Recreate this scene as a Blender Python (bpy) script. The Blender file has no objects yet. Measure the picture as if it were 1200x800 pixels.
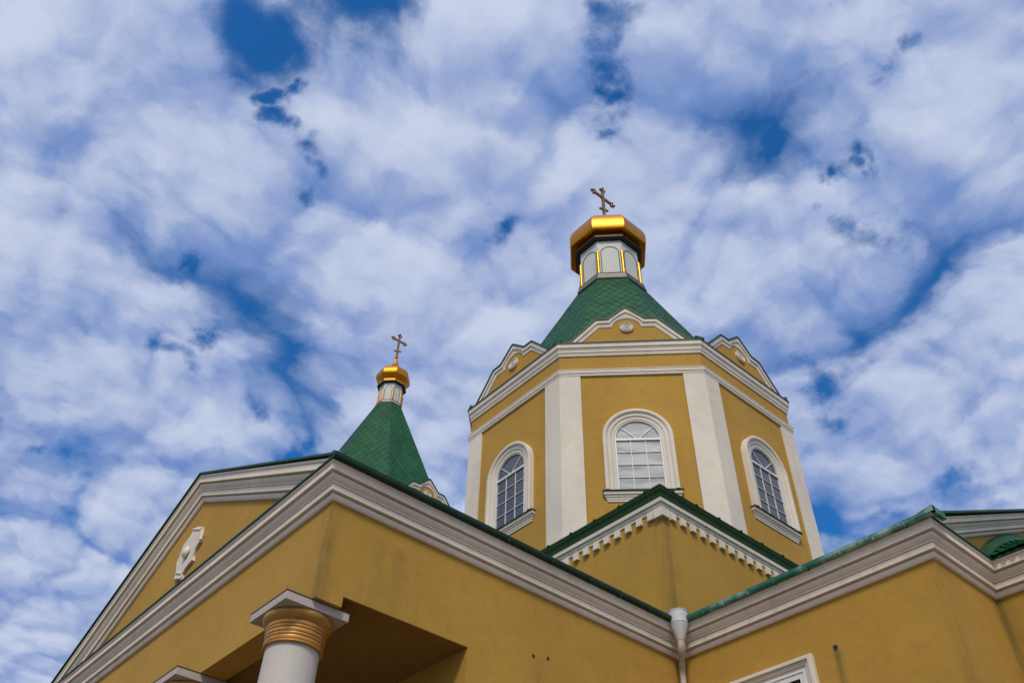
import bpy, bmesh, math, random
from math import sin, cos, pi, radians, sqrt
from mathutils import Vector as V, Matrix
random.seed(7)
S = bpy.context.scene
COL = S.collection

# ------------------------------------------------------------------ camera
cd = bpy.data.cameras.new('camera'); cam = bpy.data.objects.new('camera', cd); COL.objects.link(cam)
ya, pt, ro = radians(52.2025), radians(44.0615), radians(3.1382)
F = V((-sin(ya)*cos(pt), cos(ya)*cos(pt), sin(pt)))
R_ = V((cos(ya), sin(ya), 0)); U_ = R_.cross(F)
RR = R_*cos(ro) + U_*sin(ro); UU = -R_*sin(ro) + U_*cos(ro)
M = Matrix((RR, UU, -F)).transposed().to_4x4()
M.translation = V((7.7544, -3.8640, 1.6))
cam.matrix_world = M
cd.sensor_width = 36; cd.lens = 36*1015.394/1200
cd.shift_x = 26.37/1200; cd.shift_y = 4.99/1200
cd.clip_start = 0.05; cd.clip_end = 5000
S.camera = cam

# ------------------------------------------------------------------ light
SUN_EL, SUN_AZ = radians(49), radians(-47)
SUN = V((cos(SUN_EL)*cos(SUN_AZ), cos(SUN_EL)*sin(SUN_AZ), sin(SUN_EL)))
sd = bpy.data.lights.new('sun', 'SUN'); sd.energy = 2.25; sd.angle = radians(10); sd.color = (1.0, .89, .74)
so = bpy.data.objects.new('sun', sd); COL.objects.link(so)
so.rotation_euler = SUN.to_track_quat('Z', 'Y').to_euler(); so.location = (20, -20, 40)
S.view_settings.view_transform = 'Standard'; S.view_settings.look = 'None'
S.view_settings.exposure = 0.0; S.view_settings.gamma = 1.0; S.view_settings.use_curve_mapping = False

# ------------------------------------------------------------------ node helpers
class NT:
    def __init__(s, tree): s.t = tree; s.n = tree.nodes; s.l = tree.links
    def new(s, typ, **kw):
        n = s.n.new(typ)
        for k, v in kw.items(): setattr(n, k, v)
        return n
    def put(s, sock, v):
        if hasattr(v, 'is_linked') or isinstance(v, bpy.types.NodeSocket): s.l.new(v, sock)
        elif isinstance(v, (tuple, list)) and len(v) == 3 and sock.type == 'RGBA': sock.default_value = (*v, 1)
        else: sock.default_value = v
    def math(s, op, a, b=0.0, c=None, clamp=False):
        n = s.new('ShaderNodeMath', operation=op, use_clamp=clamp)
        s.put(n.inputs[0], a); s.put(n.inputs[1], b)
        if c is not None: s.put(n.inputs[2], c)
        return n.outputs[0]
    def vmath(s, op, a, b=(0, 0, 0), sc=None):
        n = s.new('ShaderNodeVectorMath', operation=op)
        s.put(n.inputs[0], a); s.put(n.inputs[1], b)
        if sc is not None: s.put(n.inputs[3], sc)
        return n.outputs['Value'] if op in ('DOT_PRODUCT', 'LENGTH', 'DISTANCE') else n.outputs[0]
    def noise(s, vec, scale, detail=4, rough=.5, dist=0.0, dim='3D', out=0):
        n = s.new('ShaderNodeTexNoise', noise_dimensions=dim)
        s.put(n.inputs['Vector'], vec); n.inputs['Scale'].default_value = scale; n.inputs['Detail'].default_value = detail
        n.inputs['Roughness'].default_value = rough; n.inputs['Distortion'].default_value = dist
        return n.outputs[out]
    def ramp(s, fac, a, b, smooth=True):
        n = s.new('ShaderNodeMapRange', interpolation_type='SMOOTHSTEP' if smooth else 'LINEAR')
        s.put(n.inputs[0], fac); n.inputs[1].default_value = a; n.inputs[2].default_value = b
        return n.outputs[0]
    def mix(s, f, a, b, mode='MIX'):
        n = s.new('ShaderNodeMix', data_type='RGBA', blend_type=mode)
        s.put(n.inputs[0], f); s.put(n.inputs[6], a); s.put(n.inputs[7], b)
        return n.outputs[2]

# ------------------------------------------------------------------ sky: deep blue with a broken layer of cloud
W = bpy.data.worlds.new('World'); S.world = W; W.use_nodes = True
n = NT(W.node_tree); n.n.clear()
geo = n.new('ShaderNodeTexCoord'); D = n.vmath('NORMALIZE', geo.outputs['Generated'])
sky = n.new('ShaderNodeTexSky', sky_type='NISHITA'); sky.sun_disc = False
sky.sun_elevation = SUN_EL; sky.sun_rotation = radians(137); sky.air_density = 1.0; sky.dust_density = 0.15; sky.ozone_density = 3.0
sep = n.new('ShaderNodeSeparateXYZ'); n.put(sep.inputs[0], D)
zc = n.math('ADD', n.math('MAXIMUM', sep.outputs[2], 0.0), 0.16)
cmb = n.new('ShaderNodeCombineXYZ')
n.put(cmb.inputs[0], n.math('DIVIDE', sep.outputs[0], zc)); n.put(cmb.inputs[1], n.math('DIVIDE', sep.outputs[1], zc))
P0 = cmb.outputs[0]
wA = n.vmath('SCALE', n.vmath('SUBTRACT', n.noise(P0, 2.2, 2, .5, dim='2D', out=1), (.5, .5, .5)), sc=.12)
P1 = n.vmath('ADD', P0, wA)
wB = n.vmath('SCALE', n.vmath('SUBTRACT', n.noise(P1, 11.0, 7, .64, dim='2D', out=1), (.5, .5, .5)), sc=.056)
P1 = n.vmath('ADD', P1, wB)
def cloud(vec):
    """rounded puffs of two sizes with creased valleys between them, on a slow fractal swell"""
    a = n.noise(vec, 2.6, 8, .55, 0, dim='2D')
    out = n.math('MULTIPLY', a, .75)
    for sc, am in ((5.0, .46), (12.0, .15), (30.0, .05)):
        v = n.new('ShaderNodeTexVoronoi', feature='F1', voronoi_dimensions='2D'); n.put(v.inputs['Vector'], vec); v.inputs['Scale'].default_value = sc
        d = v.outputs['Distance']
        out = n.math('ADD', out, n.math('MULTIPLY', n.math('SUBTRACT', .28, n.math('MULTIPLY', d, d)), am))
    return out
h0 = cloud(P1)
h1 = cloud(n.vmath('ADD', P1, (.020, -.024, 0)))
# breaks in the cloud, in the directions of the sky where the blue shows
GAPS = [(-0.4870,0.0356,0.8727,0.0560,1.0),(-0.4786,0.0813,0.8743,0.0450,1.0),(-0.4136,0.1196,0.9026,0.0660,1.15),(-0.5365,0.0973,0.8383,0.0135,.9),
 (-0.5486,0.1205,0.8274,0.0137,.8),(-0.5561,0.1645,0.8147,0.017,.8),(-0.6294,0.2162,0.7464,0.0131,.25),(-0.5801,-0.0741,0.8111,0.0125,.6),
 (-0.5962,0.0506,0.8013,0.0096,.4),(-0.6701,0.0578,0.7400,0.0105,.4),(-0.2502,0.3442,0.9049,0.0251,.9),(-0.2873,0.3727,0.8824,0.0183,.75),
 (-0.3255,0.4005,0.8565,0.0122,.6),(-0.1140,0.4773,0.8713,0.0147,.6),(-0.0838,0.5595,0.8246,0.0196,.9),(-0.1736,0.6022,0.7792,0.0150,.8),
 (-0.1943,0.6044,0.7727,0.0110,.8),(-0.2062,0.6473,0.7338,0.0175,.8),(-0.4858,0.3880,0.7832,0.0125,.8),(-0.7540,0.1646,0.6359,0.0168,.8),
 (-0.7411,0.3051,0.5981,0.0141,.8),(-0.8443,0.1020,0.5261,0.0115,.7),(-0.7011,0.1185,0.7032,0.0089,.6),(-0.2104,0.5403,0.8148,0.0148,.5),
 (-0.3247,0.7125,0.6220,0.0163,.7),(-0.3880,0.7700,0.5064,0.0371,.6),(-0.2367,0.8191,0.5225,0.0194,.7),(-0.3867,0.5709,0.7242,0.0279,.5),
 (-0.1620,0.7186,0.6763,0.0146,.4),
 (-0.5224,0.1117,0.8453,0.0117,0.9), (-0.5459,0.1384,0.8263,0.0119,0.8), (-0.5760,0.1758,0.7984,0.0121,0.7), (-0.6081,0.1949,0.7695,0.0103,0.55), (-0.3067,0.3863,0.8699,0.0129,0.8), (-0.3485,0.4159,0.8400,0.0094,0.55), (-0.3736,0.4291,0.8224,0.0086,0.45), (-0.1060,0.5736,0.8123,0.0110,0.6), (-0.0770,0.6069,0.7910,0.0113,0.5), (-0.0320,0.6175,0.7859,0.0115,0.55), (-0.2233,0.6133,0.7576,0.0102,0.6), (-0.3315,0.6823,0.6515,0.0113,0.6), (-0.5927,-0.0531,0.8037,0.0103,0.5), (-0.8508,0.0733,0.5203,0.0084,0.7), (-0.2360,0.8339,0.4989,0.0185,0.8), (-0.3131,0.7928,0.5228,0.0142,0.6), (-0.7407,0.1635,0.6516,0.0133,0.8), (-0.3609,0.2157,0.9073,0.0165,0.6), (-0.3039,0.2876,0.9082,0.0183,0.6), (-0.6777,0.0737,0.7317,0.0077,0.5), (-0.7116,-0.0224,0.7022,0.0070,0.4), (-0.7457,0.2545,0.6157,0.0129,0.6), (-0.5331,0.2382,0.8119,0.0095,0.35), (-0.4863,0.3493,0.8009,0.0097,0.5)]
Dw = n.vmath('ADD', D, n.vmath('SCALE', n.vmath('SUBTRACT', n.noise(D, 8, 6, .60, out=1), (.5, .5, .5)), sc=.15))
gap = None
for x, y, z, r, k in GAPS:
    d2 = n.vmath('DISTANCE', Dw, (x, y, z))
    g = n.math('MULTIPLY', n.math('POWER', 2.718, n.math('MULTIPLY', n.math('MULTIPLY', d2, d2), -.55/(r*r))), k)
    gap = g if gap is None else n.math('MAXIMUM', gap, g)
dens = n.math('SUBTRACT', n.math('ADD', n.math('MULTIPLY', n.math('SUBTRACT', h0, .40), 1.5), .53), n.math('MULTIPLY', gap, .58))
alpha = n.ramp(dens, -.02, .42)
relief = n.math('MULTIPLY', n.math('SUBTRACT', h0, h1), 3.8)
swell = n.math('MULTIPLY', n.math('SUBTRACT', n.noise(P0, 1.7, 4, .55, dim='2D'), .5), .65)
bright = n.math('ADD', n.math('ADD', n.math('ADD', .12, swell), n.math('MULTIPLY', n.ramp(h0, .20, .62), .52)), n.math('ADD', relief, n.math('MULTIPLY', n.math('SUBTRACT', n.noise(P1, 7.0, 7, .6, dim='2D'), .5), .70)))
bright = n.ramp(bright, -.50, 1.30)
ccol = n.mix(bright, (.16, .265, .57), (.575, .64, .805))
sund = n.math('MAXIMUM', n.vmath('DOT_PRODUCT', D, tuple(SUN)), 0.0)
glow = n.math('ADD', 1.0, n.math('MULTIPLY', n.math('POWER', sund, 4.0), 1.3))
ccol = n.vmath('SCALE', n.mix(n.math('POWER', sund, 2.5), ccol, n.mix(1.0, ccol, (1.12, .99, .83), 'MULTIPLY')), sc=glow)
b1 = n.new('ShaderNodeBackground'); n.put(b1.inputs[0], n.mix(1.0, sky.outputs[0], (.22, .92, 1.5), 'MULTIPLY')); b1.inputs[1].default_value = .10
b2 = n.new('ShaderNodeBackground'); n.put(b2.inputs[0], ccol); b2.inputs[1].default_value = 1.0
ms = n.new('ShaderNodeMixShader'); n.put(ms.inputs[0], n.math('MULTIPLY', alpha, .985)); n.l.new(b1.outputs[0], ms.inputs[1]); n.l.new(b2.outputs[0], ms.inputs[2])
wo = n.new('ShaderNodeOutputWorld'); n.l.new(ms.outputs[0], wo.inputs[0])

# ------------------------------------------------------------------ materials
MAT = {}
def base_mat(name):
    m = bpy.data.materials.new(name); m.use_nodes = True
    k = NT(m.node_tree); b = m.node_tree.nodes['Principled BSDF']
    MAT[name] = m
    return m, k, b
def plaster(name, c, dirt, amount=.5, streak=.5, rough=.85, bump=.12, stains=()):
    m, k, b = base_mat(name)
    g = k.new('ShaderNodeNewGeometry'); P = g.outputs['Position']
    mp = k.new('ShaderNodeMapping'); k.put(mp.inputs[0], P); mp.inputs['Scale'].default_value = (5, 5, .45)
    big = k.noise(P, .7, 5, .6); mid = k.noise(P, 5.5, 6, .65); fine = k.noise(P, 34, 4, .7)
    stk = k.noise(mp.outputs[0], 1.0, 6, .68)
    col = k.mix(k.ramp(big, .3, .7), tuple(x*.91 for x in c), tuple(min(1, x*1.07) for x in c))
    col = k.mix(k.math('MULTIPLY', k.ramp(mid, .46, .76), amount), col, dirt)
    col = k.mix(k.math('MULTIPLY', k.ramp(stk, .52, .80), streak), col, dirt)
    col = k.mix(k.math('MULTIPLY', k.ramp(fine, .30, .62), .24), col, tuple(x*.72 for x in c))
    for (x, y, z0, z1, w, s) in stains:
        sp = k.new('ShaderNodeSeparateXYZ'); k.put(sp.inputs[0], P)
        dx = k.math('SUBTRACT', sp.outputs[0], x); dy = k.math('SUBTRACT', sp.outputs[1], y)
        r2 = k.math('ADD', k.math('MULTIPLY', dx, dx), k.math('MULTIPLY', dy, dy))
        f = k.math('POWER', 2.718, k.math('MULTIPLY', r2, -1/(w*w)))
        zz = k.math('MULTIPLY', k.ramp(sp.outputs[2], z0-.25, z0+.15), k.math('SUBTRACT', 1.0, k.ramp(sp.outputs[2], z1-.05, z1+.03)))
        f = k.math('MULTIPLY', k.math('MULTIPLY', f, zz), k.math('MULTIPLY', k.ramp(k.noise(mp.outputs[0], 1.3, 5, .65), .28, .66), s))
        col = k.mix(f, col, (.085, .075, .028))
    k.put(b.inputs['Base Color'], col); b.inputs['Roughness'].default_value = rough; b.inputs['Specular IOR Level'].default_value = .25
    bm_ = k.new('ShaderNodeBump'); bm_.inputs['Strength'].default_value = bump; bm_.inputs['Distance'].default_value = .03
    k.put(bm_.inputs['Height'], k.math('ADD', k.math('MULTIPLY', mid, .7), k.math('MULTIPLY', fine, .35)))
    k.put(b.inputs['Normal'], bm_.outputs[0])
    return m
def paint(name, c, dirt, rough=.4, metallic=0.0, var=.4, scale=6.0, bump=.05, island=0.0, spec=.5):
    m, k, b = base_mat(name)
    g = k.new('ShaderNodeNewGeometry'); P = g.outputs['Position']
    a = k.noise(P, scale, 6, .65); f = k.noise(P, scale*5, 3, .6)
    col = k.mix(k.math('MULTIPLY', k.ramp(a, .42, .72), var), c, dirt)
    if island: col = k.mix(island, col, k.mix(g.outputs['Random Per Island'], tuple(x*.45 for x in c), tuple(min(1, x*1.5) for x in c)))
    k.put(b.inputs['Base Color'], col); b.inputs['Metallic'].default_value = metallic; b.inputs['Specular IOR Level'].default_value = spec
    k.put(b.inputs['Roughness'], k.math('ADD', rough-.06, k.math('MULTIPLY', a, .14)))
    bm_ = k.new('ShaderNodeBump'); bm_.inputs['Strength'].default_value = bump; bm_.inputs['Distance'].default_value = .02
    k.put(bm_.inputs['Height'], k.math('ADD', a, k.math('MULTIPLY', f, .3))); k.put(b.inputs['Normal'], bm_.outputs[0])
    return m
Bx, By = -.2295, 6.2387
OCHRE = plaster('ochre_stucco', (.44, .252, .043), (.29, .163, .032), .40, .32,
                stains=[(.01, -.01, 5.9, 7.15, .16, .55), (Bx, By, 7.6, 9.9, .16, .6), (3.96, 5.98, 5.0, 7.15, .10, .4), (0, 3.2, 5.6, 6.38, .09, .5),
                        (2.447, 5.977, 5.7, 6.58, .05, .8), (0, 5.95, 5.0, 7.2, .12, .5), (3.96, 7.44, 4.5, 7.2, .14, .6), (0, .9, 6.1, 7.0, .5, .22)])
WHITE = plaster('white_plaster', (.715, .64, .515), (.45, .38, .275), .28, .42, bump=.08)
CORN = plaster('cornice_plaster', (.79, .69, .54), (.48, .37, .25), .26, .36, bump=.03)
ABAC = plaster('grey_limewash', (.47, .41, .35), (.35, .30, .25), .45, .3, bump=.1)
COLW = plaster('column_white', (.53, .49, .42), (.44, .40, .335), .25, .25, rough=.6, bump=.04)
PANEL = plaster('pale_lantern_panel', (.56, .58, .50), (.40, .42, .35), .3, .5, rough=.6, bump=.03)
GREEN = paint('green_sheet_metal', (.008, .058, .024), (.03, .085, .050), .5, 0, .6, 5, spec=.25)
PATINA = paint('weathered_green_gutter', (.020, .135, .085), (.30, .42, .35), .55, 0, 1.0, 3.2, spec=.3)
DKGREEN = paint('dark_green_soffit', (.024, .062, .018), (.045, .075, .024), .6, 0, .5, 4, spec=.15)
NAVEG = paint('dark_painted_gutter', (.010, .034, .018), (.02, .06, .04), .55, 0, .6, 4, spec=.2)
SHING = paint('green_shingle', (.004, .072, .016), (.016, .105, .036), .46, 0, .6, 1.1, island=.42, spec=.16)
UNDER = paint('shingle_underlay', (.004, .030, .014), (.004, .030, .014), .6)
GOLD = paint('gilded_metal', (.57, .23, .015), (.40, .15, .013), .33, 1.0, .6, 5, bump=.02)
BRONZE = paint('bronze_paint', (.50, .25, .055), (.32, .15, .035), .44, .4, .7, 8, bump=.05)
CROSSM = paint('tarnished_gilt', (.34, .19, .06), (.11, .07, .035), .4, .75, .7, 14)
DARK = paint('dark_trim', (.018, .019, .016), (.03, .035, .03), .5)
PVC = paint('white_window_frame', (.70, .69, .66), (.52, .50, .45), .45, 0, .35, 9)
ZINC = paint('galvanised_zinc', (.53, .52, .49), (.42, .41, .385), .5, .0, .5, 7)
RUSTP = paint('weathered_white_pipe', (.52, .45, .37), (.30, .20, .13), .5, 0, .8, 5)
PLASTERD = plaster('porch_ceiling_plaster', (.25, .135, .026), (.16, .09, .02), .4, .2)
PAVE = plaster('paving', (.17, .15, .12), (.10, .09, .075), .5, 0)
m, k, b = base_mat('window_glass')
gl = k.new('ShaderNodeBsdfGlossy'); gl.inputs['Roughness'].default_value = .03; gl.inputs['Color'].default_value = (.95, .95, .93, 1)
df = k.new('ShaderNodeBsdfDiffuse')
g = k.new('ShaderNodeNewGeometry')
k.put(df.inputs[0], k.mix(k.ramp(k.noise(g.outputs['Position'], 40, 2), .4, .6), (.060, .060, .060), (.10, .10, .10)))
bp = k.new('ShaderNodeBump'); bp.inputs['Strength'].default_value = .06; bp.inputs['Distance'].default_value = .05
k.put(bp.inputs['Height'], k.noise(g.outputs['Position'], 1.6, 2)); k.put(gl.inputs['Normal'], bp.outputs[0])
lw = k.new('ShaderNodeLayerWeight'); lw.inputs[0].default_value = .35
mx = k.new('ShaderNodeMixShader'); k.put(mx.inputs[0], k.math('ADD', .10, k.math('MULTIPLY', lw.outputs['Fresnel'], .30), clamp=True))
k.l.new(df.outputs[0], mx.inputs[1]); k.l.new(gl.outputs[0], mx.inputs[2])
k.l.new(mx.outputs[0], m.node_tree.nodes['Material Output'].inputs[0])
GLASS = m
m = GLASS.copy(); m.name = 'window_glass_painted_reflection'; nt = m.node_tree  # pale banded diffuse paints the reflected cloud into the centre pane
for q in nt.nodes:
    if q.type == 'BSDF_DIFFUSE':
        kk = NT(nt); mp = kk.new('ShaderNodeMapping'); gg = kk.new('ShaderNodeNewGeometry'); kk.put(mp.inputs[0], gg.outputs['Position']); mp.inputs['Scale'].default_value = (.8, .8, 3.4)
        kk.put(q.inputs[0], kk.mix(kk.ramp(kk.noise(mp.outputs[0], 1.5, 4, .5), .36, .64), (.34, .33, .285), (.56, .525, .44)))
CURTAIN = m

# ------------------------------------------------------------------ object helpers
def obj(name, bm, mat, parent=None, label=None, smooth=False):
    bmesh.ops.remove_doubles(bm, verts=bm.verts, dist=1e-5)
    bmesh.ops.recalc_face_normals(bm, faces=bm.faces)
    me = bpy.data.meshes.new(name); bm.to_mesh(me); bm.free()
    me.materials.append(mat)
    if smooth:
        for p in me.polygons: p.use_smooth = True
        me.set_sharp_from_angle(angle=radians(38))
    o = bpy.data.objects.new(name, me); COL.objects.link(o)
    if parent is not None: o.parent = parent; o.matrix_parent_inverse = Matrix.Identity(4)
    if label: o['label'] = label
    return o
def thing(name, label, cat, group=None):
    o = bpy.data.objects.new(name, None); COL.objects.link(o); o.empty_display_size = .3
    o['label'] = label; o['category'] = cat
    if group: o['group'] = group
    return o
def copy_part(o, mat4, parent):
    c = o.copy(); COL.objects.link(c); c.parent = parent; c.matrix_parent_inverse = Matrix.Identity(4)
    c.matrix_local = mat4
    return c
def poly(bm, pts):
    return bm.faces.new([bm.verts.new(p) for p in pts])
def prism(bm, pts, ext):
    """closed prism: planar polygon pts extruded along vector ext"""
    a = [bm.verts.new(p) for p in pts]; b_ = [bm.verts.new(V(p)+V(ext)) for p in pts]
    bm.faces.new(a); bm.faces.new(b_[::-1])
    for i in range(len(a)):
        j = (i+1) % len(a); bm.faces.new((a[i], a[j], b_[j], b_[i]))
def box(bm, lo, hi):
    x0, y0, z0 = lo; x1, y1, z1 = hi
    prism(bm, [(x0, y0, z0), (x1, y0, z0), (x1, y1, z0), (x0, y1, z0)], (0, 0, z1-z0))
def obox(bm, c, ax, ay, az, sx, sy, sz):
    """box centred at c with half sizes along axes"""
    c, ax, ay, az = V(c), V(ax), V(ay), V(az)
    q = [c + ax*sx*i + ay*sy*j - az*sz for i, j in ((-1, -1), (1, -1), (1, 1), (-1, 1))]
    prism(bm, q, az*2*sz)
def sweep(bm, path, prof, N, closed=False):
    N = V(N).normalized(); path = [V(p) for p in path]; m_ = len(path); rings = []
    for i, p in enumerate(path):
        d1 = (p-path[i-1]).normalized() if (closed or i > 0) else None
        d2 = (path[(i+1) % m_]-p).normalized() if (closed or i < m_-1) else None
        d1 = d1 or d2; d2 = d2 or d1
        n1, n2 = d1.cross(N), d2.cross(N)
        mi = (n1+n2)/(1+n1.dot(n2))
        rings.append([bm.verts.new(p+mi*a+N*b_) for a, b_ in prof])
    for i in range(m_ if closed else m_-1):
        A, B = rings[i], rings[(i+1) % m_]
        for j in range(len(prof)):
            k_ = (j+1) % len(prof); bm.faces.new((A[j], A[k_], B[k_], B[j]))
    if not closed:
        bm.faces.new(rings[0]); bm.faces.new(rings[-1][::-1])
def lathe(bm, c, prof, seg=8, rot=0.0, cap=True):
    rings = []
    for r, z in prof:
        if r < 1e-4: rings.append([bm.verts.new((c[0], c[1], z))]); continue
        rings.append([bm.verts.new((c[0]+r*cos(rot+2*pi*i/seg), c[1]+r*sin(rot+2*pi*i/seg), z)) for i in range(seg)])
    for A, B in zip(rings, rings[1:]):
        for i in range(seg):
            j = (i+1) % seg
            if len(A) == 1: bm.faces.new((A[0], B[j], B[i]))
            elif len(B) == 1: bm.faces.new((A[i], A[j], B[0]))
            else: bm.faces.new((A[i], A[j], B[j], B[i]))
    if cap:
        if len(rings[0]) > 1: bm.faces.new(rings[0][::-1])
        if len(rings[-1]) > 1: bm.faces.new(rings[-1])
def tube(bm, pts, r, seg=12, caps=True):
    pts = [V(p) for p in pts]; rings = []
    for i, p in enumerate(pts):
        d = ((pts[min(i+1, len(pts)-1)]-p).normalized() + (p-pts[max(i-1, 0)]).normalized()).normalized()
        u = d.orthogonal().normalized() if i == 0 else (u - d*u.dot(d)).normalized()
        w = d.cross(u)
        rr = r[i] if isinstance(r, (list, tuple)) else r
        rings.append([bm.verts.new(p+(u*cos(2*pi*k_/seg)+w*sin(2*pi*k_/seg))*rr) for k_ in range(seg)])
    for A, B in zip(rings, rings[1:]):
        for i in range(seg):
            j = (i+1) % seg; bm.faces.new((A[i], A[j], B[j], B[i]))
    if caps: bm.faces.new(rings[0][::-1]); bm.faces.new(rings[-1])
NB = bmesh.new
C8 = cos(pi/8)

# ------------------------------------------------------------------ ground
bm = NB(); poly(bm, [(-2000, -2000, 0), (2000, -2000, 0), (2000, 2000, 0), (-2000, 2000, 0)])
g = obj('ground', bm, PAVE); g['kind'] = 'structure'

# ================================================================== CHURCH BODY
ZB, H, PJ = 7.198, 7.6, .2052
XW, LY, LT, VY = -9.095, 5.977, 3.9634, 7.4433
DX, DY = -5.2309, 11.24
NY, NYV = 2*DY-LY, 2*DY-VY
SL = .4685                                             # pitch of the gables
church = thing('church', 'ochre church body with columned portico, white pediment and side wing under the two green spires', 'church')

# walls
bm = NB()
prism(bm, [(0, 0, 6.0), (0, .336, 6.0), (0, .336, 6.125), (0, 2.07, 6.125), (0, 2.07, 0), (0, LY, 0), (0, LY, ZB+.1), (0, 0, ZB+.1)], (XW, 0, 0))
obj('portico_wall', bm, OCHRE, church)
bm = NB()
prism(bm, [(XW+.05, 0.0, H+.003), (-.05, 0.0, H+.003), (-4.5475, 0.0, 9.66)], (0, .3, 0))
obj('pediment_wall', bm, OCHRE, church)
bm = NB()
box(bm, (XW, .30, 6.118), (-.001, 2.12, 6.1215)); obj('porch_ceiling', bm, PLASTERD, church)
bm = NB()
prism(bm, [(-23, LY, 0), (LT, LY, 0), (LT, VY, 0), (LT+1.05, VY, 0), (LT+1.05, NYV, 0), (LT, NYV, 0), (LT, NY, 0), (-23, NY, 0)], (0, 0, ZB+.1))
obj('wing_wall', bm, OCHRE, church)
bm = NB()
prism(bm, [(LT, LY+.05, H+.003), (LT, NY-.05, H+.003), (LT, DY, H+SL*(DY-LY)-.05)], (-.3, 0, 0))
obj('gable_wall', bm, OCHRE, church, 'ochre gable wall above the right hand cornice')
bm = NB(); box(bm, (XW, NY-.01, 0), (0, 22.5, ZB+.1)); obj('rear_wall', bm, OCHRE, church)

# cornice, one moulded run round the plan
CP = [(0, 0), (.028, 0), (.040, .012), (.052, .035), (.055, .060), (.050, .068), (.028, .070), (.028, .084), (.090, .086), (.090, .158), (.076, .160), (.076, .166), (.098, .168), (.098, .182),
      (.104, .190), (.120, .203), (.140, .230), (.150, .258), (.118, .260), (.118, .278), (.186, .280), (.186, .365), (.196, .368), (.205, .380), (.205, .402), (0, .402)]
plan = [(-23, LY), (XW, LY), (XW, 0), (0, 0), (0, LY), (LT, LY), (LT, VY), (LT+1.05, VY), (LT+1.05, NYV), (LT, NYV), (LT, NY), (0, NY), (0, 22.5), (XW, 22.5), (XW, NY), (-23, NY)]
bm = NB(); sweep(bm, [(x, y, ZB) for x, y in plan], CP, (0, 0, 1), True); obj('cornice', bm, CORN, church)
# green flashing over the cornice
FP = [(.0, .405), (.222, .405), (.226, .400), (.226, .424), (.0, .47)]
bm = NB(); sweep(bm, [(x, y, ZB) for x, y in plan], FP, (0, 0, 1), True); obj('eaves_flashing', bm, GREEN, church)
# rake cornices: the same moulding climbing the gable, cut off level on the horizontal cornice
RP = [(a-.402, b_) for b_, a in CP]
def rake(name, path, N, cut):
    bm = NB(); sweep(bm, path, RP, N)
    bmesh.ops.bisect_plane(bm, geom=bm.verts[:]+bm.edges[:]+bm.faces[:], plane_co=(0, 0, cut), plane_no=(0, 0, -1), clear_outer=True)
    return obj(name, bm, CORN, church)
zap = 9.845
rake('raking_cornice', [(PJ+1.2, 0, H-1.2*SL), (-4.5475, 0, zap), (XW-PJ-1.2, 0, H-1.2*SL)], (0, -1, 0), H+.027)
zt = H + SL*(DY-LY+PJ)
RP = [(a*.60, b_*.9) for a, b_ in RP]
rake('raking_cornice', [(LT, NY+PJ+1.2, H-1.2*SL), (LT, DY, zt), (LT, LY-PJ-1.2, H-1.2*SL)], (1, 0, 0), H+.027)
# roofs
def gable_roof(name, mk, half, c, zr, a0, a1):
    """slabs; mk(u, w, z): u along ridge, w across"""
    bm = NB()
    for s in (-1, 1):
        q = [mk(a0, c+s*half, H+.028), mk(a0, c, zr), mk(a0, c, zr+.03), mk(a0, c+s*half, H+.058)]
        prism(bm, q, V(mk(a1, 0, 0))-V(mk(a0, 0, 0)))
    return obj(name, bm, GREEN, church)
gable_roof('roof', lambda u, w, z: (w, u, z), 4.5475+PJ+.02, -4.5475, zap+.012, -PJ-.03, 8)
r2 = gable_roof('roof', lambda u, w, z: (u, w, z), DY-LY+PJ+.02, DY, zt+.012, LT+PJ+.03, 0.2)
gable_roof('roof', lambda u, w, z: (u, w, z), DY-LY+PJ+.02, DY, zt+.012, -10, -23.2)
gable_roof('roof', lambda u, w, z: (w, u, z), 4.5475+PJ+.02, -4.5475, zap+.012, 15, 22.7)
# upstand seen at the eaves ends
bm = NB(); obox(bm, (.15, -.17, H+.085), (1, 0, 0), (0, 1, 0), (0, 0, 1), .05, .05, .028); obox(bm, (.22, -.16, H+.07), (.8, .6, 0), (-.6, .8, 0), (0, 0, 1), .03, .012, .04)
obj('ridge_end_cap', bm, PATINA, church)
# gutter on the side wing and on the side of the nave: sheet trough with joint straps
def gutter(path, joints, mat, lab):
    bm = NB()
    G = [(.20, .392), (.232, .384), (.258, .394), (.270, .418), (.272, .462), (.262, .466), (.20, .44)]
    sweep(bm, [V((x, y, ZB)) for x, y in path], G, (0, 0, 1))
    (xa, ya_), (xb, yb) = path[0], path[-1]
    for t in joints:
        c = V((xa+(xb-xa)*t, ya_+(yb-ya_)*t, ZB+.423)); d = V((xb-xa, yb-ya_, 0)).normalized(); o = d.cross(V((0, 0, 1)))
        obox(bm, c+o*.233, d, o, (0, 0, 1), .012, .042, .042)
    return obj('gutter', bm, mat, church, lab)
gutter([(.29, LY), (LT+.26, LY)], [.11, .20, .31, .42, .55, .68, .80, .91], PATINA, 'weathered pale green gutter over the side wing')
gutter([(0, -.228), (0, LY-.29)], [.45, .58, .70, .80, .9], NAVEG, 'dark green gutter along the nave side')
# raised end of the side wing gutter
bm = NB(); prism(bm, [(LT+.06, LY-PJ-.075, H+.02), (LT+.30, LY-PJ-.075, H+.02), (LT+.30, LY-PJ-.075, H+.10), (LT+.06, LY-PJ-.075, H+.055)], (0, .06, 0))
prism(bm, [(LT+.24, LY-PJ-.07, H+.02), (LT+.30, LY-PJ-.07, H+.02), (LT+.30, LY-PJ-.07, H+.10), (LT+.24, LY-PJ-.07, H+.07)], (0, .30, 0))
obj('gutter_end', bm, PATINA, church)

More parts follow.
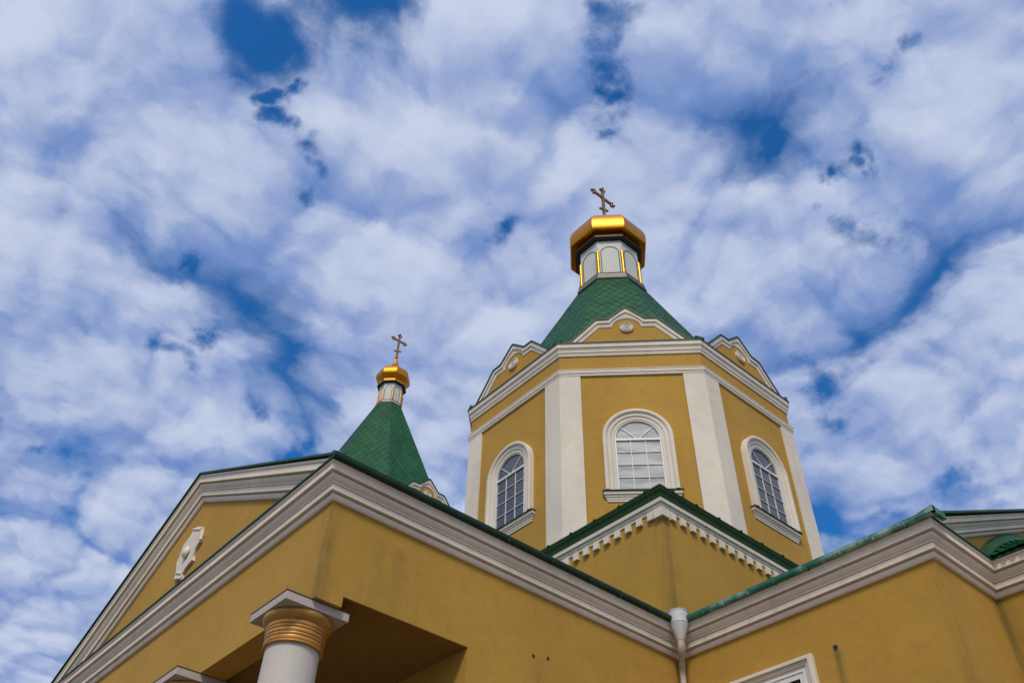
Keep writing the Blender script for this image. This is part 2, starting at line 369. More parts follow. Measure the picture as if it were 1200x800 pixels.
# curved hood roof over the projecting bay (segmental vault in fish scale shingles)
hr, hz, HL = 5.82, 3.42, 1.25
A0 = math.acos((DY-(VY-PJ-.02))/hr); NS = 60; ZE = hz+hr*sin(A0)
def hood(u, a, off=0.0):
    f = 1-(u-LT)/HL
    return V((u+off*.5, DY-(hr+off*.4)*cos(a), ZE+(hr*sin(a)+hz-ZE)*f+off*.8))
ang = [A0+(pi-2*A0)*i/NS for i in range(NS+1)]
bm = NB()
rows = [[bm.verts.new(hood(u, a)) for a in ang] for u in (LT-.02, LT+.3, LT+.8, LT+HL-.001)]
for A, B in zip(rows, rows[1:]):
    for i in range(NS): bm.faces.new((A[i], A[i+1], B[i+1], B[i]))
low = [bm.verts.new((v.co.x, v.co.y, ZE-.03)) for v in (rows[0][0], rows[-1][0], rows[-1][-1], rows[0][-1])]
bm.faces.new(low[::-1])
hd = obj('hood_roof', bm, GREEN, church, 'curved green shingled roof over the projecting bay')
bm = NB()
for i in range(0, NS-1):
    a = ang[i]; da = (ang[1]-ang[0])
    for j in range(9):
        u0 = LT+.26+.115*j+(.057 if i % 2 else 0)
        if u0 > LT+HL-.08: continue
        q = [(u0-.055, a+1.1*da), (u0-.055, a+.1*da), (u0-.03, a-.30*da), (u0, a-.42*da), (u0+.03, a-.30*da), (u0+.055, a+.1*da), (u0+.055, a+1.1*da)]
        prism(bm, [hood(u, t, .030-.020*(t-a+.42*da)/(1.5*da)) for u, t in q], (0, -.004, .012))
o = obj('shingle', bm, SHING, hd); o['kind'] = 'stuff'
bm = NB()
A = [[hood(LT+u, a, .045) for a in ang] for u in (.0, .10, .21)]
for i in range(NS):
    for q in (0, 1): bm.faces.new([bm.verts.new(p) for p in (A[q][i], A[q][i+1], A[q+1][i+1], A[q+1][i])])
    bm.faces.new([bm.verts.new(p) for p in (A[2][i], A[2][i+1], A[2][i+1]-V((0, 0, .05)), A[2][i]-V((0, 0, .05)))])
obj('verge_flashing', bm, GREEN, hd, smooth=True)

# columns
cx0, cy0 = -.455, .095
def column(x):
    e = bpy.data.objects.new('column', None); COL.objects.link(e); e.parent = church; e.location = (x, cy0, 0)
    bm = NB(); lathe(bm, (0, 0), [(.36, 0), (.36, .12), (.34, .16), (.35, .22), (.31, .30), (.298, .5), (.296, 3.0), (.285, 5.56)], 64); obj('shaft', bm, COLW, e, smooth=True)
    bm = NB(); cp = [(.28, 5.548), (.312, 5.551), (.320, 5.560), (.320, 5.574), (.310, 5.582)]
    z_, r_ = 5.586, .303
    for hgt in (.046, .034, .046, .034, .046):
        cp += [(r_, z_), (r_+.009, z_+.004), (r_+.013, z_+hgt*.5), (r_+.010, z_+hgt-.008), (r_, z_+hgt-.004)]; z_ += hgt; r_ += .004
    cp += [(.326, 5.797), (.344, 5.806), (.366, 5.828), (.380, 5.855), (.382, 5.878), (.376, 5.897), (.2, 5.899)]
    lathe(bm, (0, 0), cp, 64)
    obj('capital', bm, BRONZE, e, smooth=True)
    bm = NB(); box(bm, (-.39, -.39, 5.9), (.39, .39, 5.996)); 
    bmesh.ops.bevel(bm, geom=bm.edges[:], offset=.004, segments=1, affect='EDGES')
    obj('abacus', bm, ABAC, e)
    bm = NB(); box(bm, (-.396, -.396, 5.996), (.396, .396, 6.0035)); obj('abacus_flashing', bm, DARK, e)
    return e
for x in (cx0, -3.075, -6.02, -8.66): column(x)
# beam end standing on the first capital
bm = NB()
# relief panel on the pediment
OL = [(-4.551, 8.899), (-4.396, 8.866), (-4.206, 8.771), (-4.125, 8.612), (-4.059, 8.455), (-4.14, 8.447), (-4.198, 8.376), (-4.21, 8.278), (-4.155, 8.168), (-4.296, 8.162), (-4.385, 8.12), (-4.429, 8.052),
      (-4.386, 7.942), (-4.578, 8.035), (-4.729, 8.101), (-4.73, 8.199), (-4.872, 8.434), (-4.80, 8.479), (-4.81, 8.611), (-4.808, 8.703), (-4.72, 8.718), (-4.605, 8.767), (-4.546, 8.841)]
bm = NB(); prism(bm, [(x, -.002, z) for x, z in OL], (0, -.045, 0))
bmesh.ops.bevel(bm, geom=[e for e in bm.edges if all(abs(v.co.y+.047) < 1e-4 for v in e.verts)], offset=.012, segments=2, affect='EDGES')
rp = obj('relief_panel', bm, WHITE, church, 'white scroll edged stucco panel in the pediment')
pc = V((-4.47, 0, 8.42))
bm = NB(); tube(bm, [pc+V((0, -.07, 0)), pc+V((0, -.085, 0)), pc+V((0, -.115, 0)), pc+V((0, -.13, 0))], [.10, .095, .06, .02], 20)
obj('boss', bm, CORN, rp, smooth=True)
for p, q in (((-4.53, -.075, 8.867), (-4.19, -.075, 8.72)), ((-4.68, -.075, 8.165), (-4.45, -.075, 8.06)), ((-4.70, -.075, 8.075), (-4.40, -.075, 7.965)), ((-4.10, -.075, 8.60), (-4.06, -.075, 8.47))):
    bm = NB(); tube(bm, [V(p)+V((0, .034, 0)), V(q)+V((0, .034, 0))], .024, 12); obj('scroll', bm, WHITE, rp, smooth=True)

# rectangular window of the side wing (faces the portico)
we = bpy.data.objects.new('window', None); COL.objects.link(we); we.parent = church; we.location = (1.3, LY, 5.4); we['label'] = 'rectangular white framed window low on the side wing'
def frame(bm, x0, x1, z0, z1, prof):
    sweep(bm, [(x0, 0, z0), (x1, 0, z0), (x1, 0, z1), (x0, 0, z1)], prof, (0, -1, 0), True)
wx0, wx1, wz0, wz1 = -.84, .823, -1.25, 1.213
bm = NB(); frame(bm, wx0, wx1, wz0, wz1, [(0, 0), (0, .06), (-.015, .085), (-.055, .085), (-.062, .055), (-.11, .050), (-.118, .035), (-.15, .030), (-.15, 0)][::-1])
obj('surround', bm, WHITE, we)
bm = NB(); frame(bm, wx0+.145, wx1-.145, wz0+.145, wz1-.145, [(0, 0), (0, .030), (-.03, .034), (-.035, .022), (-.10, .022), (-.105, .012), (-.13, .012), (-.13, 0)][::-1]); 
for s in (.33, .66):
    xx = wx0+.2+(wx1-wx0-.4)*s; box(bm, (xx-.02, -.034, wz0+.2), (xx+.02, -.004, wz1-.2))
box(bm, (wx0+.2, -.036, .45), (wx1-.2, -.005, .50)); obj('sash', bm, PVC, we)
bm = NB(); box(bm, (wx0+.1, -.012, wz0+.1), (wx1-.1, -.002, wz1-.1)); obj('pane', bm, GLASS, we)

# dark discs that paint the shaded inside of small holes in the wall
for y, z in ((3.106, 6.352), (3.352, 6.398)):
    bm = NB(); tube(bm, [(-.004, y, z), (.006, y, z), (.009, y, z)], [.024, .022, .012], 10); obj('wall_hole_disc', bm, DARK, church)
bm = NB(); tube(bm, [(2.447, LY+.004, 6.6), (2.447, LY-.016, 6.597)], [.03, .029], 12); obj('drain_hole_disc', bm, DARK, church)

# ================================================================== DOWNPIPE
dp = thing('downpipe', 'zinc rainwater hopper and white downpipe in the corner below the gutters', 'downpipe')
hx, hy = .275, 5.705
bm = NB()
lathe(bm, (hx, hy), [(.14, 7.565), (.146, 7.568), (.146, 7.745), (.152, 7.748), (.152, 7.76), (.138, 7.76), (.135, 7.6)], 40, cap=False); obj('hopper_rim', bm, ZINC, dp, smooth=True)
bm = NB()
lathe(bm, (hx, hy), [(.141, 7.566), (.139, 7.55), (.062, 7.34), (.058, 7.325)], 40); obj('hopper_cone', bm, ZINC, dp, smooth=True)
bm = NB(); tube(bm, [(hx, hy, 7.335), (hx, hy, 7.25), (hx-.01, hy+.01, 7.21), (hx-.03, hy+.03, 7.18), (hx-.055, hy+.055, 7.155)], [.054, .054, .056, .056, .052], 24); obj('elbow', bm, RUSTP, dp, 'stained white elbow', True)
bm = NB(); tube(bm, [(hx-.05, hy+.05, 7.16), (.13, 5.85, 7.03), (.105, 5.872, 6.96), (.095, 5.882, 6.88), (.095, 5.882, .2)], .043, 24); obj('pipe', bm, RUSTP, dp, smooth=True)
for z in (6.5, 4.5, 2.5):
    bm = NB(); tube(bm, [(.095, 5.882, z), (.095, 5.882, z+.04)], .049, 20); box(bm, (-.002, 5.87, z+.01), (.095, 5.89, z+.03)); obj('bracket', bm, ZINC, dp)

# ================================================================== TOWERS
def octa(c, r, z): return [V((c[0]+r*cos(radians(22.5+45*i)), c[1]+r*sin(radians(22.5+45*i)), z)) for i in range(8)]
def facet_matrix(c, ang):
    """local: x along facet (to the right seen from outside), -y outwards, z up"""
    a = radians(ang)
    return Matrix.Translation((c[0], c[1], 0)) @ Matrix.Rotation(a+pi/2, 4, 'Z')
def shingled(parent, c, r0, z0, r1, z1, w, h):
    bm = NB(); lathe(bm, c, [(r0, z0), (r1, z1)], 8, radians(22.5))
    rf = obj('roof', bm, UNDER, parent, 'steep eight sided roof of green diamond shingles')
    a0, a1 = r0*C8, r1*C8; hw0, hw1 = r0*sin(pi/8), r1*sin(pi/8)
    Ls = sqrt((z1-z0)**2+(a0-a1)**2); bm = NB()
    for kf in range(8):
        Mf = facet_matrix(c, 45*kf)
        up = V((0, (a0-a1)/Ls, (z1-z0)/Ls)); out = V((0, -(z1-z0)/Ls, (a0-a1)/Ls)); org = V((0, -a0, z0)); X = V((1, 0, 0))
        b2 = NB(); nr = int(Ls/h)+2
        for r in range(-1, nr):
            for q in range(-int(hw0/w)-1, int(hw0/w)+2):
                u = (q+(.5 if r % 2 else 0))*w; v = r*h; hwv = hw0+(hw1-hw0)*max(0, min(1, v/Ls))
                if abs(u) > hwv+w or v > Ls+h: continue
                j = random.uniform(-.003, .003)
                T = org+X*u+up*(v+h)+out*(.004); B = org+X*u+up*(v-h)+out*(.020+j)
                Lm = org+X*(u-w/2)+up*v+out*(.012+j); Rm = org+X*(u+w/2)+up*v+out*(.012-j)
                vs = [b2.verts.new(p) for p in (T, Lm, B, Rm)]; lo = [b2.verts.new(p-out*.012) for p in (Lm, B, Rm)]
                b2.faces.new(vs); b2.faces.new((vs[1], lo[0], lo[1], vs[2])); b2.faces.new((vs[2], lo[1], lo[2], vs[3]))
        for s in (-1, 1):
            e = V((s*(hw1-hw0), a0-a1, z1-z0)).normalized(); nn = e.cross(out)*s
            if nn.x*s < 0: nn = -nn
            bmesh.ops.bisect_plane(b2, geom=b2.verts[:]+b2.edges[:]+b2.faces[:], plane_co=org+X*s*hw0, plane_no=nn, clear_outer=True)
        bmesh.ops.bisect_plane(b2, geom=b2.verts[:]+b2.edges[:]+b2.faces[:], plane_co=(0, 0, z1), plane_no=(0, 0, 1), clear_outer=True)
        bmesh.ops.bisect_plane(b2, geom=b2.verts[:]+b2.edges[:]+b2.faces[:], plane_co=(0, 0, z0), plane_no=(0, 0, -1), clear_outer=True)
        b2.transform(Mf); me = bpy.data.meshes.new('t'); b2.to_mesh(me); b2.free(); bm.from_mesh(me); bpy.data.meshes.remove(me)
    me = bpy.data.meshes.new('shingle'); bm.to_mesh(me); bm.free(); me.materials.append(SHING)
    o = bpy.data.objects.new('shingle', me); COL.objects.link(o); o.parent = rf; o['kind'] = 'stuff'
    bm = NB()
    for i in range(8):
        a = radians(22.5+45*i); d = V((cos(a), sin(a), 0)); cc = V((*c, 0))
        tube(bm, [cc+d*(r0+.01)+V((0, 0, z0)), cc+d*(r1+.01)+V((0, 0, z1))], .026, 8)
    obj('hip_capping', bm, GREEN, rf, smooth=True)
    return rf
def gables(parent, c, ap, zo, k, angs):
    """shaped gable over a facet; zo = z of its foot, k = width scale"""
    def arcpts(nn): return [(.376*sin(t), 17.334+.376*cos(t)) for t in [radians(79.9)*(1-i/nn) for i in range(nn+1)]]
    o1 = [(1.46, 16.82), (.77, 17.62)]; i1 = [(1.22, 16.82), (.70, 17.395)]
    def seg(p, q, m_): return [(p[0]+(q[0]-p[0])*i/m_, p[1]+(q[1]-p[1])*i/m_) for i in range(m_)]
    outer = seg(*o1, 5)+seg(o1[1], (.46, 17.63), 3)+seg((.46, 17.63), (0, 18.05), 12)+[(0, 18.05)]
    inner = seg(*i1, 5)+seg(i1[1], (.376*sin(radians(79.9)), 17.40), 3)+arcpts(12)
    outer = outer+[(-x, z) for x, z in outer[-2::-1]]; inner = inner+[(-x, z) for x, z in inner[-2::-1]]
    P = lambda q, y: V((q[0]*k, -ap-y, q[1]-16.82+zo))
    first = None
    for a in angs:
        Mf = facet_matrix(c, a)
        if first is None:
            bm = NB(); prism(bm, [P(q, 0) for q in outer], (0, 1.9, 0))
            w = obj('gable', bm, OCHRE, parent)
            bm = NB(); rows = []
            prof = [(0, 0), (0, .065), (.46, .062), (.49, .034), (.55, .034), (.92, .022), (1, .014), (1, 0)]
            for u, v in zip(outer, inner):
                rows.append([bm.verts.new(P((u[0]+(v[0]-u[0])*t, u[1]+(v[1]-u[1])*t), y)) for t, y in prof])
            for A, B in zip(rows, rows[1:]):
                for i in range(len(prof)-1): bm.faces.new((A[i], A[i+1], B[i+1], B[i]))
            bm.faces.new(rows[0]); bm.faces.new(rows[-1][::-1])
            mo = obj('moulding', bm, WHITE, w)
            bm = NB(); pts = [P(q, 0) for q in outer]
            top = [p+V((.022*(q[0] > .02)-.022*(q[0] < -.02), 0, .034)) for p, q in zip(pts, outer)]
            A = [bm.verts.new(p+V((0, -.09, .003))) for p in pts]; B = [bm.verts.new(p+V((0, -.09, 0))) for p in top]
            Cc = [bm.verts.new(p+V((0, 1.9, .003))) for p in pts]; Dd = [bm.verts.new(p+V((0, 1.9, 0))) for p in top]
            for i in range(len(A)-1):
                bm.faces.new((A[i], A[i+1], B[i+1], B[i])); bm.faces.new((B[i], B[i+1], Dd[i+1], Dd[i])); bm.faces.new((A[i], A[i+1], Cc[i+1], Cc[i]))
            fl = obj('gable_flashing', bm, GREEN, w)
            bm = NB(); r0 = .172*k; zc_ = 17.375-16.82+zo
            rp = [(r0, 0), (r0, .05), (.155*k, .06), (.145*k, .035), (.115*k, .035), (.105*k, .06), (.085*k, .06), (.07*k, .03), (.05*k, .035), (.03*k, .07), (0, .075)]
            rings = []
            for r, y in rp:
                rings.append([bm.verts.new((r*cos(2*pi*i/32), -ap-y, zc_+r*sin(2*pi*i/32))) for i in range(32)] if r > 0 else [bm.verts.new((0, -ap-y, zc_))])
            for A, B in zip(rings, rings[1:]):
                for i in range(32):
                    j = (i+1) % 32
                    bm.faces.new((A[i], A[j], B[j], B[i]) if len(B) > 1 else (A[i], A[j], B[0]))
            ro_ = obj('rosette', bm, WHITE, w)
            first = (w, mo, fl, ro_); w.matrix_local = Mf
        else:
            w = first[0].copy(); COL.objects.link(w); w.parent = parent; w.matrix_local = Mf
            for ch in first[1:]:
                c2 = ch.copy(); COL.objects.link(c2); c2.parent = w
def lantern(parent, c, r, zb, zt, ring_r, ring_z0, eave_r, dome, k=1.0):
    """octagonal lantern with blind arches, gold shafts, ring below, dark eaves and gilded dome above"""
    ap, hw = r*C8, r*sin(pi/8)
    bm = NB(); lathe(bm, c, [(r, ring_z0+.02), (r, zt)], 8, radians(22.5)); la = obj('lantern', bm, PANEL, parent)
    zs = zt-.36*k-.72*hw; ra = hw*.74
    bmA, bmP = NB(), NB()
    for i in range(8):
        Mf = facet_matrix(c, 45*i)
        arc = [V((ra*cos(pi*j/16), -ap-.004, zs+ra*sin(pi*j/16))) for j in range(17)]
        t = NB(); tube(t, [V((ra, -ap-.004, zb))]+arc+[V((-ra, -ap-.004, zb))], .014*k, 6)
        t.transform(Mf); me = bpy.data.meshes.new('t'); t.to_mesh(me); t.free(); bmA.from_mesh(me)
    obj('arch_bead', bmA, DARK, la)
    for i in range(8):
        a = radians(22.5+45*i); p = V((c[0]+(r+.012)*cos(a), c[1]+(r+.012)*sin(a), 0))
        bm = NB(); tube(bm, [p+V((0, 0, zb)), p+V((0, 0, zs+.02))], .052*k, 16); obj('colonnette', bm, GOLD, la, smooth=True)
    Z = lambda q: ring_z0+(zb-ring_z0)*q
    bm = NB(); lathe(bm, c, [(ring_r*.90, Z(-.30)), (ring_r*1.03, Z(-.12)), (ring_r*1.03, Z(.12)), (ring_r*.94, Z(.13))], 8, radians(22.5)); obj('base_flashing', bm, DARK, la)
    bm = NB(); lathe(bm, c, [(ring_r*.94, Z(.122)), (ring_r*.995, Z(.125)), (ring_r*.995, Z(.36)), (ring_r*.92, Z(.37))], 8, radians(22.5)); obj('base_ring', bm, CORN, la)
    bm = NB(); lathe(bm, c, [(ring_r*.92, Z(.365)), (ring_r*1.0, Z(.37)), (ring_r*1.0, Z(.50)), (ring_r*.92, Z(.51))], 8, radians(22.5)); obj('base_flashing', bm, DARK, la)
    bm = NB(); lathe(bm, c, [(ring_r*.92, Z(.505)), (ring_r*.97, Z(.51)), (ring_r*.97, Z(.78)), (ring_r*.90, Z(.79))], 8, radians(22.5)); obj('base_ring', bm, CORN, la)
    bm = NB(); lathe(bm, c, [(ring_r*.90, Z(.785)), (ring_r*.985, Z(.79)), (ring_r*.985, Z(.89)), (r*.97, zb+.012)], 8, radians(22.5)); obj('base_flashing', bm, DARK, la)
    e0 = zt
    bm = NB(); lathe(bm, c, [(r*.97, e0-.06*k), (r*1.02, e0-.05*k), (r*1.02, e0-.01*k), (eave_r*.94, e0-.005*k), (eave_r*.95, e0+.01*k), (eave_r, e0+.02*k), (eave_r, e0+.065*k), (r*.9, e0+.10*k)], 8, radians(22.5)); obj('eaves', bm, DARK, la)
    bm = NB(); lathe(bm, c, dome, 8, radians(22.5)); obj('dome', bm, GOLD, parent, 'gilded eight sided dome', smooth=True)
    return la
def cross(parent, c, z0, zt, za, arm, k):
    """botonee cross, its arms along y, with a small slanted foot bar"""
    bm = NB(); X, Y, Z = V((1, 0, 0)), V((0, 1, 0)), V((0, 0, 1)); cc = V((*c, 0)); w = .052*k
    obox(bm, cc+Z*(z0+zt)/2, X, Y, Z, .040*k, w, (zt-z0)/2-.02)
    obox(bm, cc+Z*za, X, Y, Z, .038*k, arm-.03, w*.98)
    for tip, d in ((cc+Z*zt, Z), (cc+Z*za+Y*arm, Y), (cc+Z*za-Y*arm, -Y)):
        s = X.cross(d)
        for o_ in (d*.05, s*.078-d*.05, -s*.078-d*.05):
            mt = Matrix.Translation(tip+o_*k)
            bmesh.ops.create_uvsphere(bm, u_segments=10, v_segments=6, radius=.070*k, matrix=mt)
    zf = z0+(za-z0)*.38; d = (Y*.92+Z*.40).normalized()
    obox(bm, cc+Z*zf, X, d, d.cross(X), .034*k, .20*k, .04*k)
    for s in (-1, 1): bmesh.ops.create_uvsphere(bm, u_segments=10, v_segments=6, radius=.058*k, matrix=Matrix.Translation(cc+Z*zf+d*.19*k*s))
    o = obj('cross', bm, CROSSM, parent, smooth=True)
    bm = NB(); bmesh.ops.create_uvsphere(bm, u_segments=16, v_segments=10, radius=.085*k, matrix=Matrix.Translation(cc+Z*(z0-.01))); obj('orb', bm, CROSSM, o, smooth=True)
    return o

# ---------------------------------------------------------------- main tower
TC = (DX, DY)
tower = thing('octagonal_tower', 'large ochre octagonal tower with arched windows, white pilasters and gilded lantern over the crossing', 'tower')
HB = Bx-DX
bm = NB(); box(bm, (DX-HB, DY-HB, 6.9), (DX+HB, DY+HB, 10.14)); obj('base_wall', bm, OCHRE, tower)
sq = [(DX-HB, DY-HB), (DX+HB, DY-HB), (DX+HB, DY+HB), (DX-HB, DY+HB)]
BC = [(0, 10.040), (.022, 10.043), (.022, 10.075), (.034, 10.09), (.050, 10.12), (.050, 10.135), (.040, 10.137), (.040, 10.15), (.075, 10.153), (.080, 10.225), (0, 10.23)]
bm = NB(); sweep(bm, [(x, y, 0) for x, y in sq], BC, (0, 0, 1), True); bco = obj('base_cornice', bm, WHITE, tower)
GC = [(0, 10.228), (.088, 10.232), (.094, 10.26), (.106, 10.30), (.122, 10.33), (.128, 10.345), (.136, 10.347), (.136, 10.385), (.148, 10.388), (.148, 10.415), (0, 10.46)]
bm = NB(); sweep(bm, [(x, y, 0) for x, y in sq], GC, (0, 0, 1), True); obj('eaves_trim', bm, DKGREEN, bco)
bm = NB(); obox(bm, (0, 0, 0), (1, 0, 0), (0, 1, 0), (0, 0, 1), .022, .035, .016); tc = obj('trim_clip', bm, DKGREEN, bco)
tc.matrix_local = Matrix.Translation((Bx-.2, By-.13, 10.422))
for i in range(11):
    t = .2+.62*i
    if i: copy_part(tc, Matrix.Translation((Bx-t, By-.13, 10.422)), bco)
    copy_part(tc, Matrix.Translation((Bx+.13, By+t, 10.422)) @ Matrix.Rotation(pi/2, 4, 'Z'), bco)
bm = NB(); box(bm, (-.060, -.060, 9.895), (.060, 0.0, 10.042))
bmesh.ops.bevel(bm, geom=bm.edges[:], offset=.004, segments=1, affect='EDGES')
dm = obj('dentil', bm, WHITE, bco)
nd = 37
for i in range(nd):
    t = .262*(i+1)
    for side in (0, 1):
        if side == 0: mt = Matrix.Translation((Bx, By+t-.01, 0)) @ Matrix.Rotation(pi/2, 4, 'Z')
        else: mt = Matrix.Translation((Bx-t+.04, By, 0))
        if i == 0 and side == 0: dm.matrix_local = mt
        else:
            d = dm.copy(); COL.objects.link(d); d.parent = bco; d.matrix_local = mt
bm = NB(); prism(bm, [(Bx+.07, By-.07, 9.875), (Bx+.07, By+.12, 9.875), (Bx, By+.12, 9.875), (Bx, By, 9.875), (Bx-.12, By, 9.875), (Bx-.12, By-.07, 9.875)], (0, 0, .167)); obj('dentil', bm, WHITE, bco, 'corner dentil wrapping the angle')
bm = NB(); lathe(bm, TC, [((HB+.15)*sqrt(2), 10.42), (5.2, 10.95), (0, 11.2)], 4, radians(45)); obj('base_roof', bm, GREEN, tower)
RW = 4.49; APW = RW*C8
bm = NB(); lathe(bm, TC, [(RW, 10.3), (RW, 16.75)], 8, radians(22.5)); obj('drum_wall', bm, OCHRE, tower)
# pilasters folded round each corner
hwp = 4.53*sin(pi/8)
bm = NB(); inset = .04
a1 = radians(22.5); cr = V((cos(a1), sin(a1), 0))
e1 = V((sin(0.0), -cos(0.0), 0)); n1 = V((1, 0, 0)); e2 = V((-sin(pi/4), cos(pi/4), 0)); n2 = V((cos(pi/4), sin(pi/4), 0))
ko = cr*4.53; wd = .51
prism(bm, [ko, ko+e1*wd, ko+e1*wd-n1*.06, cr*(4.53-.065), ko+e2*wd-n2*.06, ko+e2*wd], (0, 0, 5.48))
pil = obj('pilaster', bm, WHITE, tower); T0 = Matrix.Translation((DX, DY, 10.3)); pil.matrix_local = T0
for i in range(1, 8): copy_part(pil, T0 @ Matrix.Rotation(radians(45*i), 4, 'Z'), tower)
oc = octa(TC, RW, 0)
bm = NB(); sweep(bm, oc, [(0, 15.765), (.046, 15.768), (.046, 15.815), (.056, 15.82), (.056, 15.835), (.068, 15.85), (.068, 15.925), (.078, 15.93), (.078, 15.952), (0, 15.975)], (0, 0, 1), True); obj('string_course', bm, WHITE, tower)
bm = NB(); sweep(bm, oc, [(0, 16.435), (.030, 16.438), (.034, 16.47), (.046, 16.515), (.046, 16.53), (.062, 16.533), (.062, 16.60), (.070, 16.615), (.084, 16.645), (.088, 16.665), (.106, 16.668), (.106, 16.775), (.118, 16.80), (0, 16.80)], (0, 0, 1), True); obj('drum_cornice', bm, WHITE, tower)
bm = NB(); sweep(bm, oc, [(0, 16.802), (.125, 16.802), (.135, 16.797), (.135, 16.822), (0, 16.87)], (0, 0, 1), True)
for v in oc:
    d = (v-V((*TC, 0))); d.z = 0; d.normalize(); obox(bm, v+d*.02+V((0, 0, 16.87)), d, d.cross(V((0, 0, 1))), (0, 0, 1), .10, .12, .035)
obj('cornice_flashing', bm, GREEN, tower)
gables(tower, TC, APW+.02, 16.82, 1.0, (-45, -90, 0, -135, 45, 90, 135, 180))
shingled(tower, TC, 4.03, 16.8, 1.12, 22.86, .31, .25)
lantern(tower, TC, 1.043, 23.12, 24.86, 1.185, 22.80, 1.22,
        [(1.12, 24.95), (1.165, 24.955), (1.172, 25.06), (1.12, 25.075), (1.13, 25.095), (1.385, 25.125), (1.408, 25.16), (1.415, 25.38), (1.41, 25.58), (1.36, 25.79), (1.27, 25.98), (1.05, 26.20), (.72, 26.43), (.42, 26.65), (.22, 26.90), (.10, 27.15), (.06, 27.36)])
cross(tower, TC, 27.42, 29.10, 28.57, .52, 1.0)

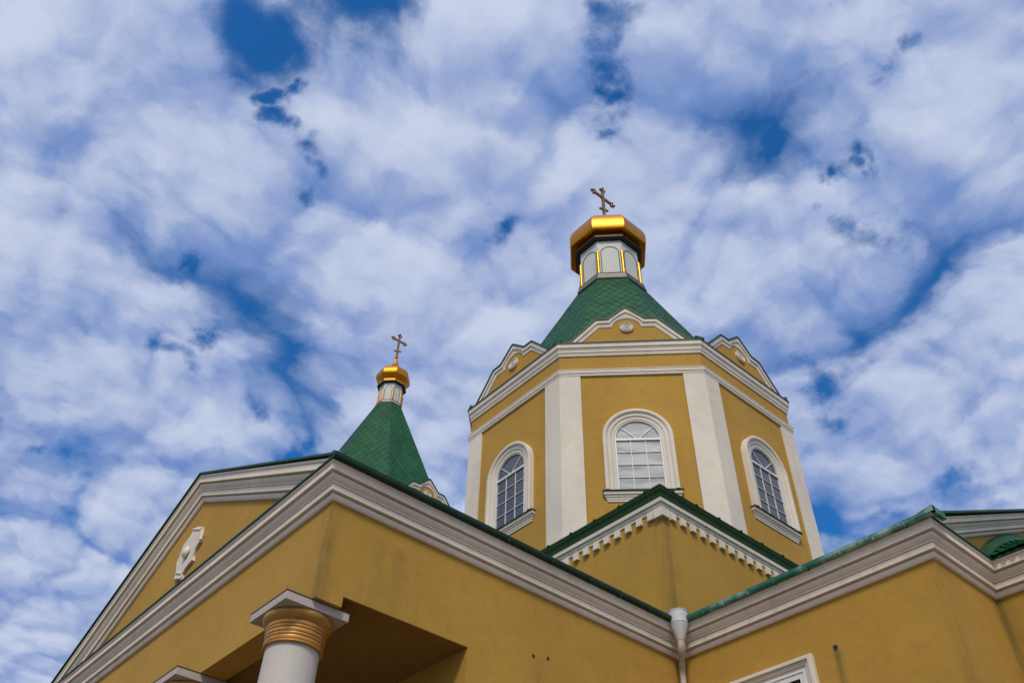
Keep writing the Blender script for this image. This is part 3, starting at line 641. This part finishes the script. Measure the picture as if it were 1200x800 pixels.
# arched windows
def arched(parent, angs, labels):
    ap = APW; first = None; zs, r1 = 13.83, .515
    for a, lab in zip(angs, labels):
        Mf = facet_matrix(TC, a)
        if first is None:
            e = bpy.data.objects.new('window', None); COL.objects.link(e); e.parent = parent; e.matrix_local = Mf
            arc = lambda r, nn=24: [V((r*cos(pi*j/nn), 0, zs+r*sin(pi*j/nn))) for j in range(nn+1)]
            path = [V((r1, 0, 12.405))]+arc(r1)+[V((-r1, 0, 12.405))]; path = [p+V((0, -ap, 0)) for p in path]
            SP = [(0, 0), (0, .062), (.022, .070), (.075, .070), (.085, .082), (.100, .095), (.165, .098), (.178, .112), (.195, .135), (.205, .142), (.262, .142), (.272, .135), (.272, 0)]
            bm = NB(); sweep(bm, path, SP, (0, -1, 0)); obj('surround', bm, WHITE, e, smooth=True)
            bm = NB()
            for s in (-1, 1): box(bm, (s*.40-.135 if s > 0 else -.80, -ap-.146, 12.405), (.80 if s > 0 else -.265, -ap-.01, 12.47))
            bm.free()
            bm = NB()
            prism(bm, [p for p in [V((r1+.003, -ap-.012, 12.405))]+[q+V((0, -ap-.012, 0)) for q in arc(r1+.003)]+[V((-r1-.003, -ap-.012, 12.405))]], (0, .010, 0))
            obj('pane', bm, GLASS, e)
            bm = NB()
            sweep(bm, [p+V((0, 0, 0)) for p in path], [(0, .0), (0, .05), (-.026, .05), (-.026, .0)][::-1], (0, -1, 0))
            obox(bm, (0, -ap-.026, 13.80), (1, 0, 0), (0, 1, 0), (0, 0, 1), r1-.002, .022, .026)
            sashm = obj('sash', bm, PVC, e)
            bm = NB(); y = -ap-.022
            for s in (-1, 1): obox(bm, (s*.165, y, 13.09), (1, 0, 0), (0, 1, 0), (0, 0, 1), .0065, .010, .69)
            for z in (12.77, 13.11, 13.45): obox(bm, (0, y-.002, z), (1, 0, 0), (0, 1, 0), (0, 0, 1), r1-.03, .009, .0065)
            for t in (44, 136):
                d = V((cos(radians(t)), 0, sin(radians(t)))); obox(bm, V((0, y, 13.80))+d*.26, d, (0, 1, 0), d.cross(V((0, 1, 0))), .255, .010, .009)
            obj('glazing_bar', bm, PVC, e)
            bm = NB()
            SPf = [(0, 12.15), (.02, 12.153), (.026, 12.20), (.036, 12.205), (.044, 12.25), (.060, 12.26), (.064, 12.30), (.090, 12.31), (.096, 12.376), (0, 12.378)]
            w2 = .745
            sweep(bm, [V((-w2, -ap+.005, 0)), V((-w2, -ap-.001, 0)), V((w2, -ap-.001, 0)), V((w2, -ap+.005, 0))], SPf, (0, 0, 1)); obj('sill', bm, CORN, e)
            bm = NB(); box(bm, (-w2-.115, -ap-.125, 12.38), (w2+.115, -ap+.003, 12.40)); obj('sill_flashing', bm, DKGREEN, e)
            first = e
        else:
            e = first.copy(); COL.objects.link(e); e.parent = parent; e.matrix_local = Mf
            for ch in list(first.children):
                c2 = ch.copy(); COL.objects.link(c2); c2.parent = e
        e['label'] = lab
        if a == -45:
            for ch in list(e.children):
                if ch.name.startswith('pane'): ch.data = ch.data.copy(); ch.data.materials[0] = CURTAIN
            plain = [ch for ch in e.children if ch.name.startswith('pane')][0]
        else:
            for ch in list(e.children):
                if ch.name.startswith('pane'): ch.data = ch.data.copy(); ch.data.materials[0] = GLASS
arched(tower, (-45, -90, 0, -135, 45), ('arched window on the facet facing the corner, bright with reflected cloud', 'arched window on the left facet, dark panes', 'arched window on the right facet, dark panes',
       'arched window on a rear left facet', 'arched window on a rear right facet'))

# ---------------------------------------------------------------- small bell tower
BCn = (-18.9, DY)
bell = thing('bell_tower', 'slender green spire with a small gilded dome and cross rising behind the pediment', 'bell tower')
RB = 4.19
bm = NB(); lathe(bm, BCn, [(RB, 7.0), (RB, 19.46)], 8, radians(22.5)); obj('drum_wall', bm, OCHRE, bell)
ob = octa(BCn, RB, 0)
bm = NB(); sweep(bm, ob, [(0, 19.1), (.03, 19.1), (.046, 19.2), (.062, 19.21), (.062, 19.28), (.088, 19.33), (.106, 19.335), (.106, 19.46), (.118, 19.48), (0, 19.48)], (0, 0, 1), True); obj('drum_cornice', bm, WHITE, bell)
bm = NB(); sweep(bm, ob, [(0, 19.482), (.135, 19.477), (.135, 19.50), (0, 19.54)], (0, 0, 1), True); obj('cornice_flashing', bm, GREEN, bell)
gables(bell, BCn, RB*C8+.02, 19.48, .93, (0, -45, -90, 45))
shingled(bell, BCn, 3.64, 19.5, .58, 26.62, .33, .27)
lantern(bell, BCn, .55, 26.76, 27.78, .62, 26.56, .69,
        [(.60, 27.84), (.66, 27.845), (.665, 27.95), (.61, 27.965), (.62, 28.0), (.79, 28.20), (.805, 28.25), (.81, 28.38), (.79, 28.52), (.72, 28.66), (.56, 28.82), (.36, 28.98), (.22, 29.15), (.13, 29.40), (.07, 29.66)], .55)
cross(bell, BCn, 29.82, 31.30, 30.92, .36, .86)
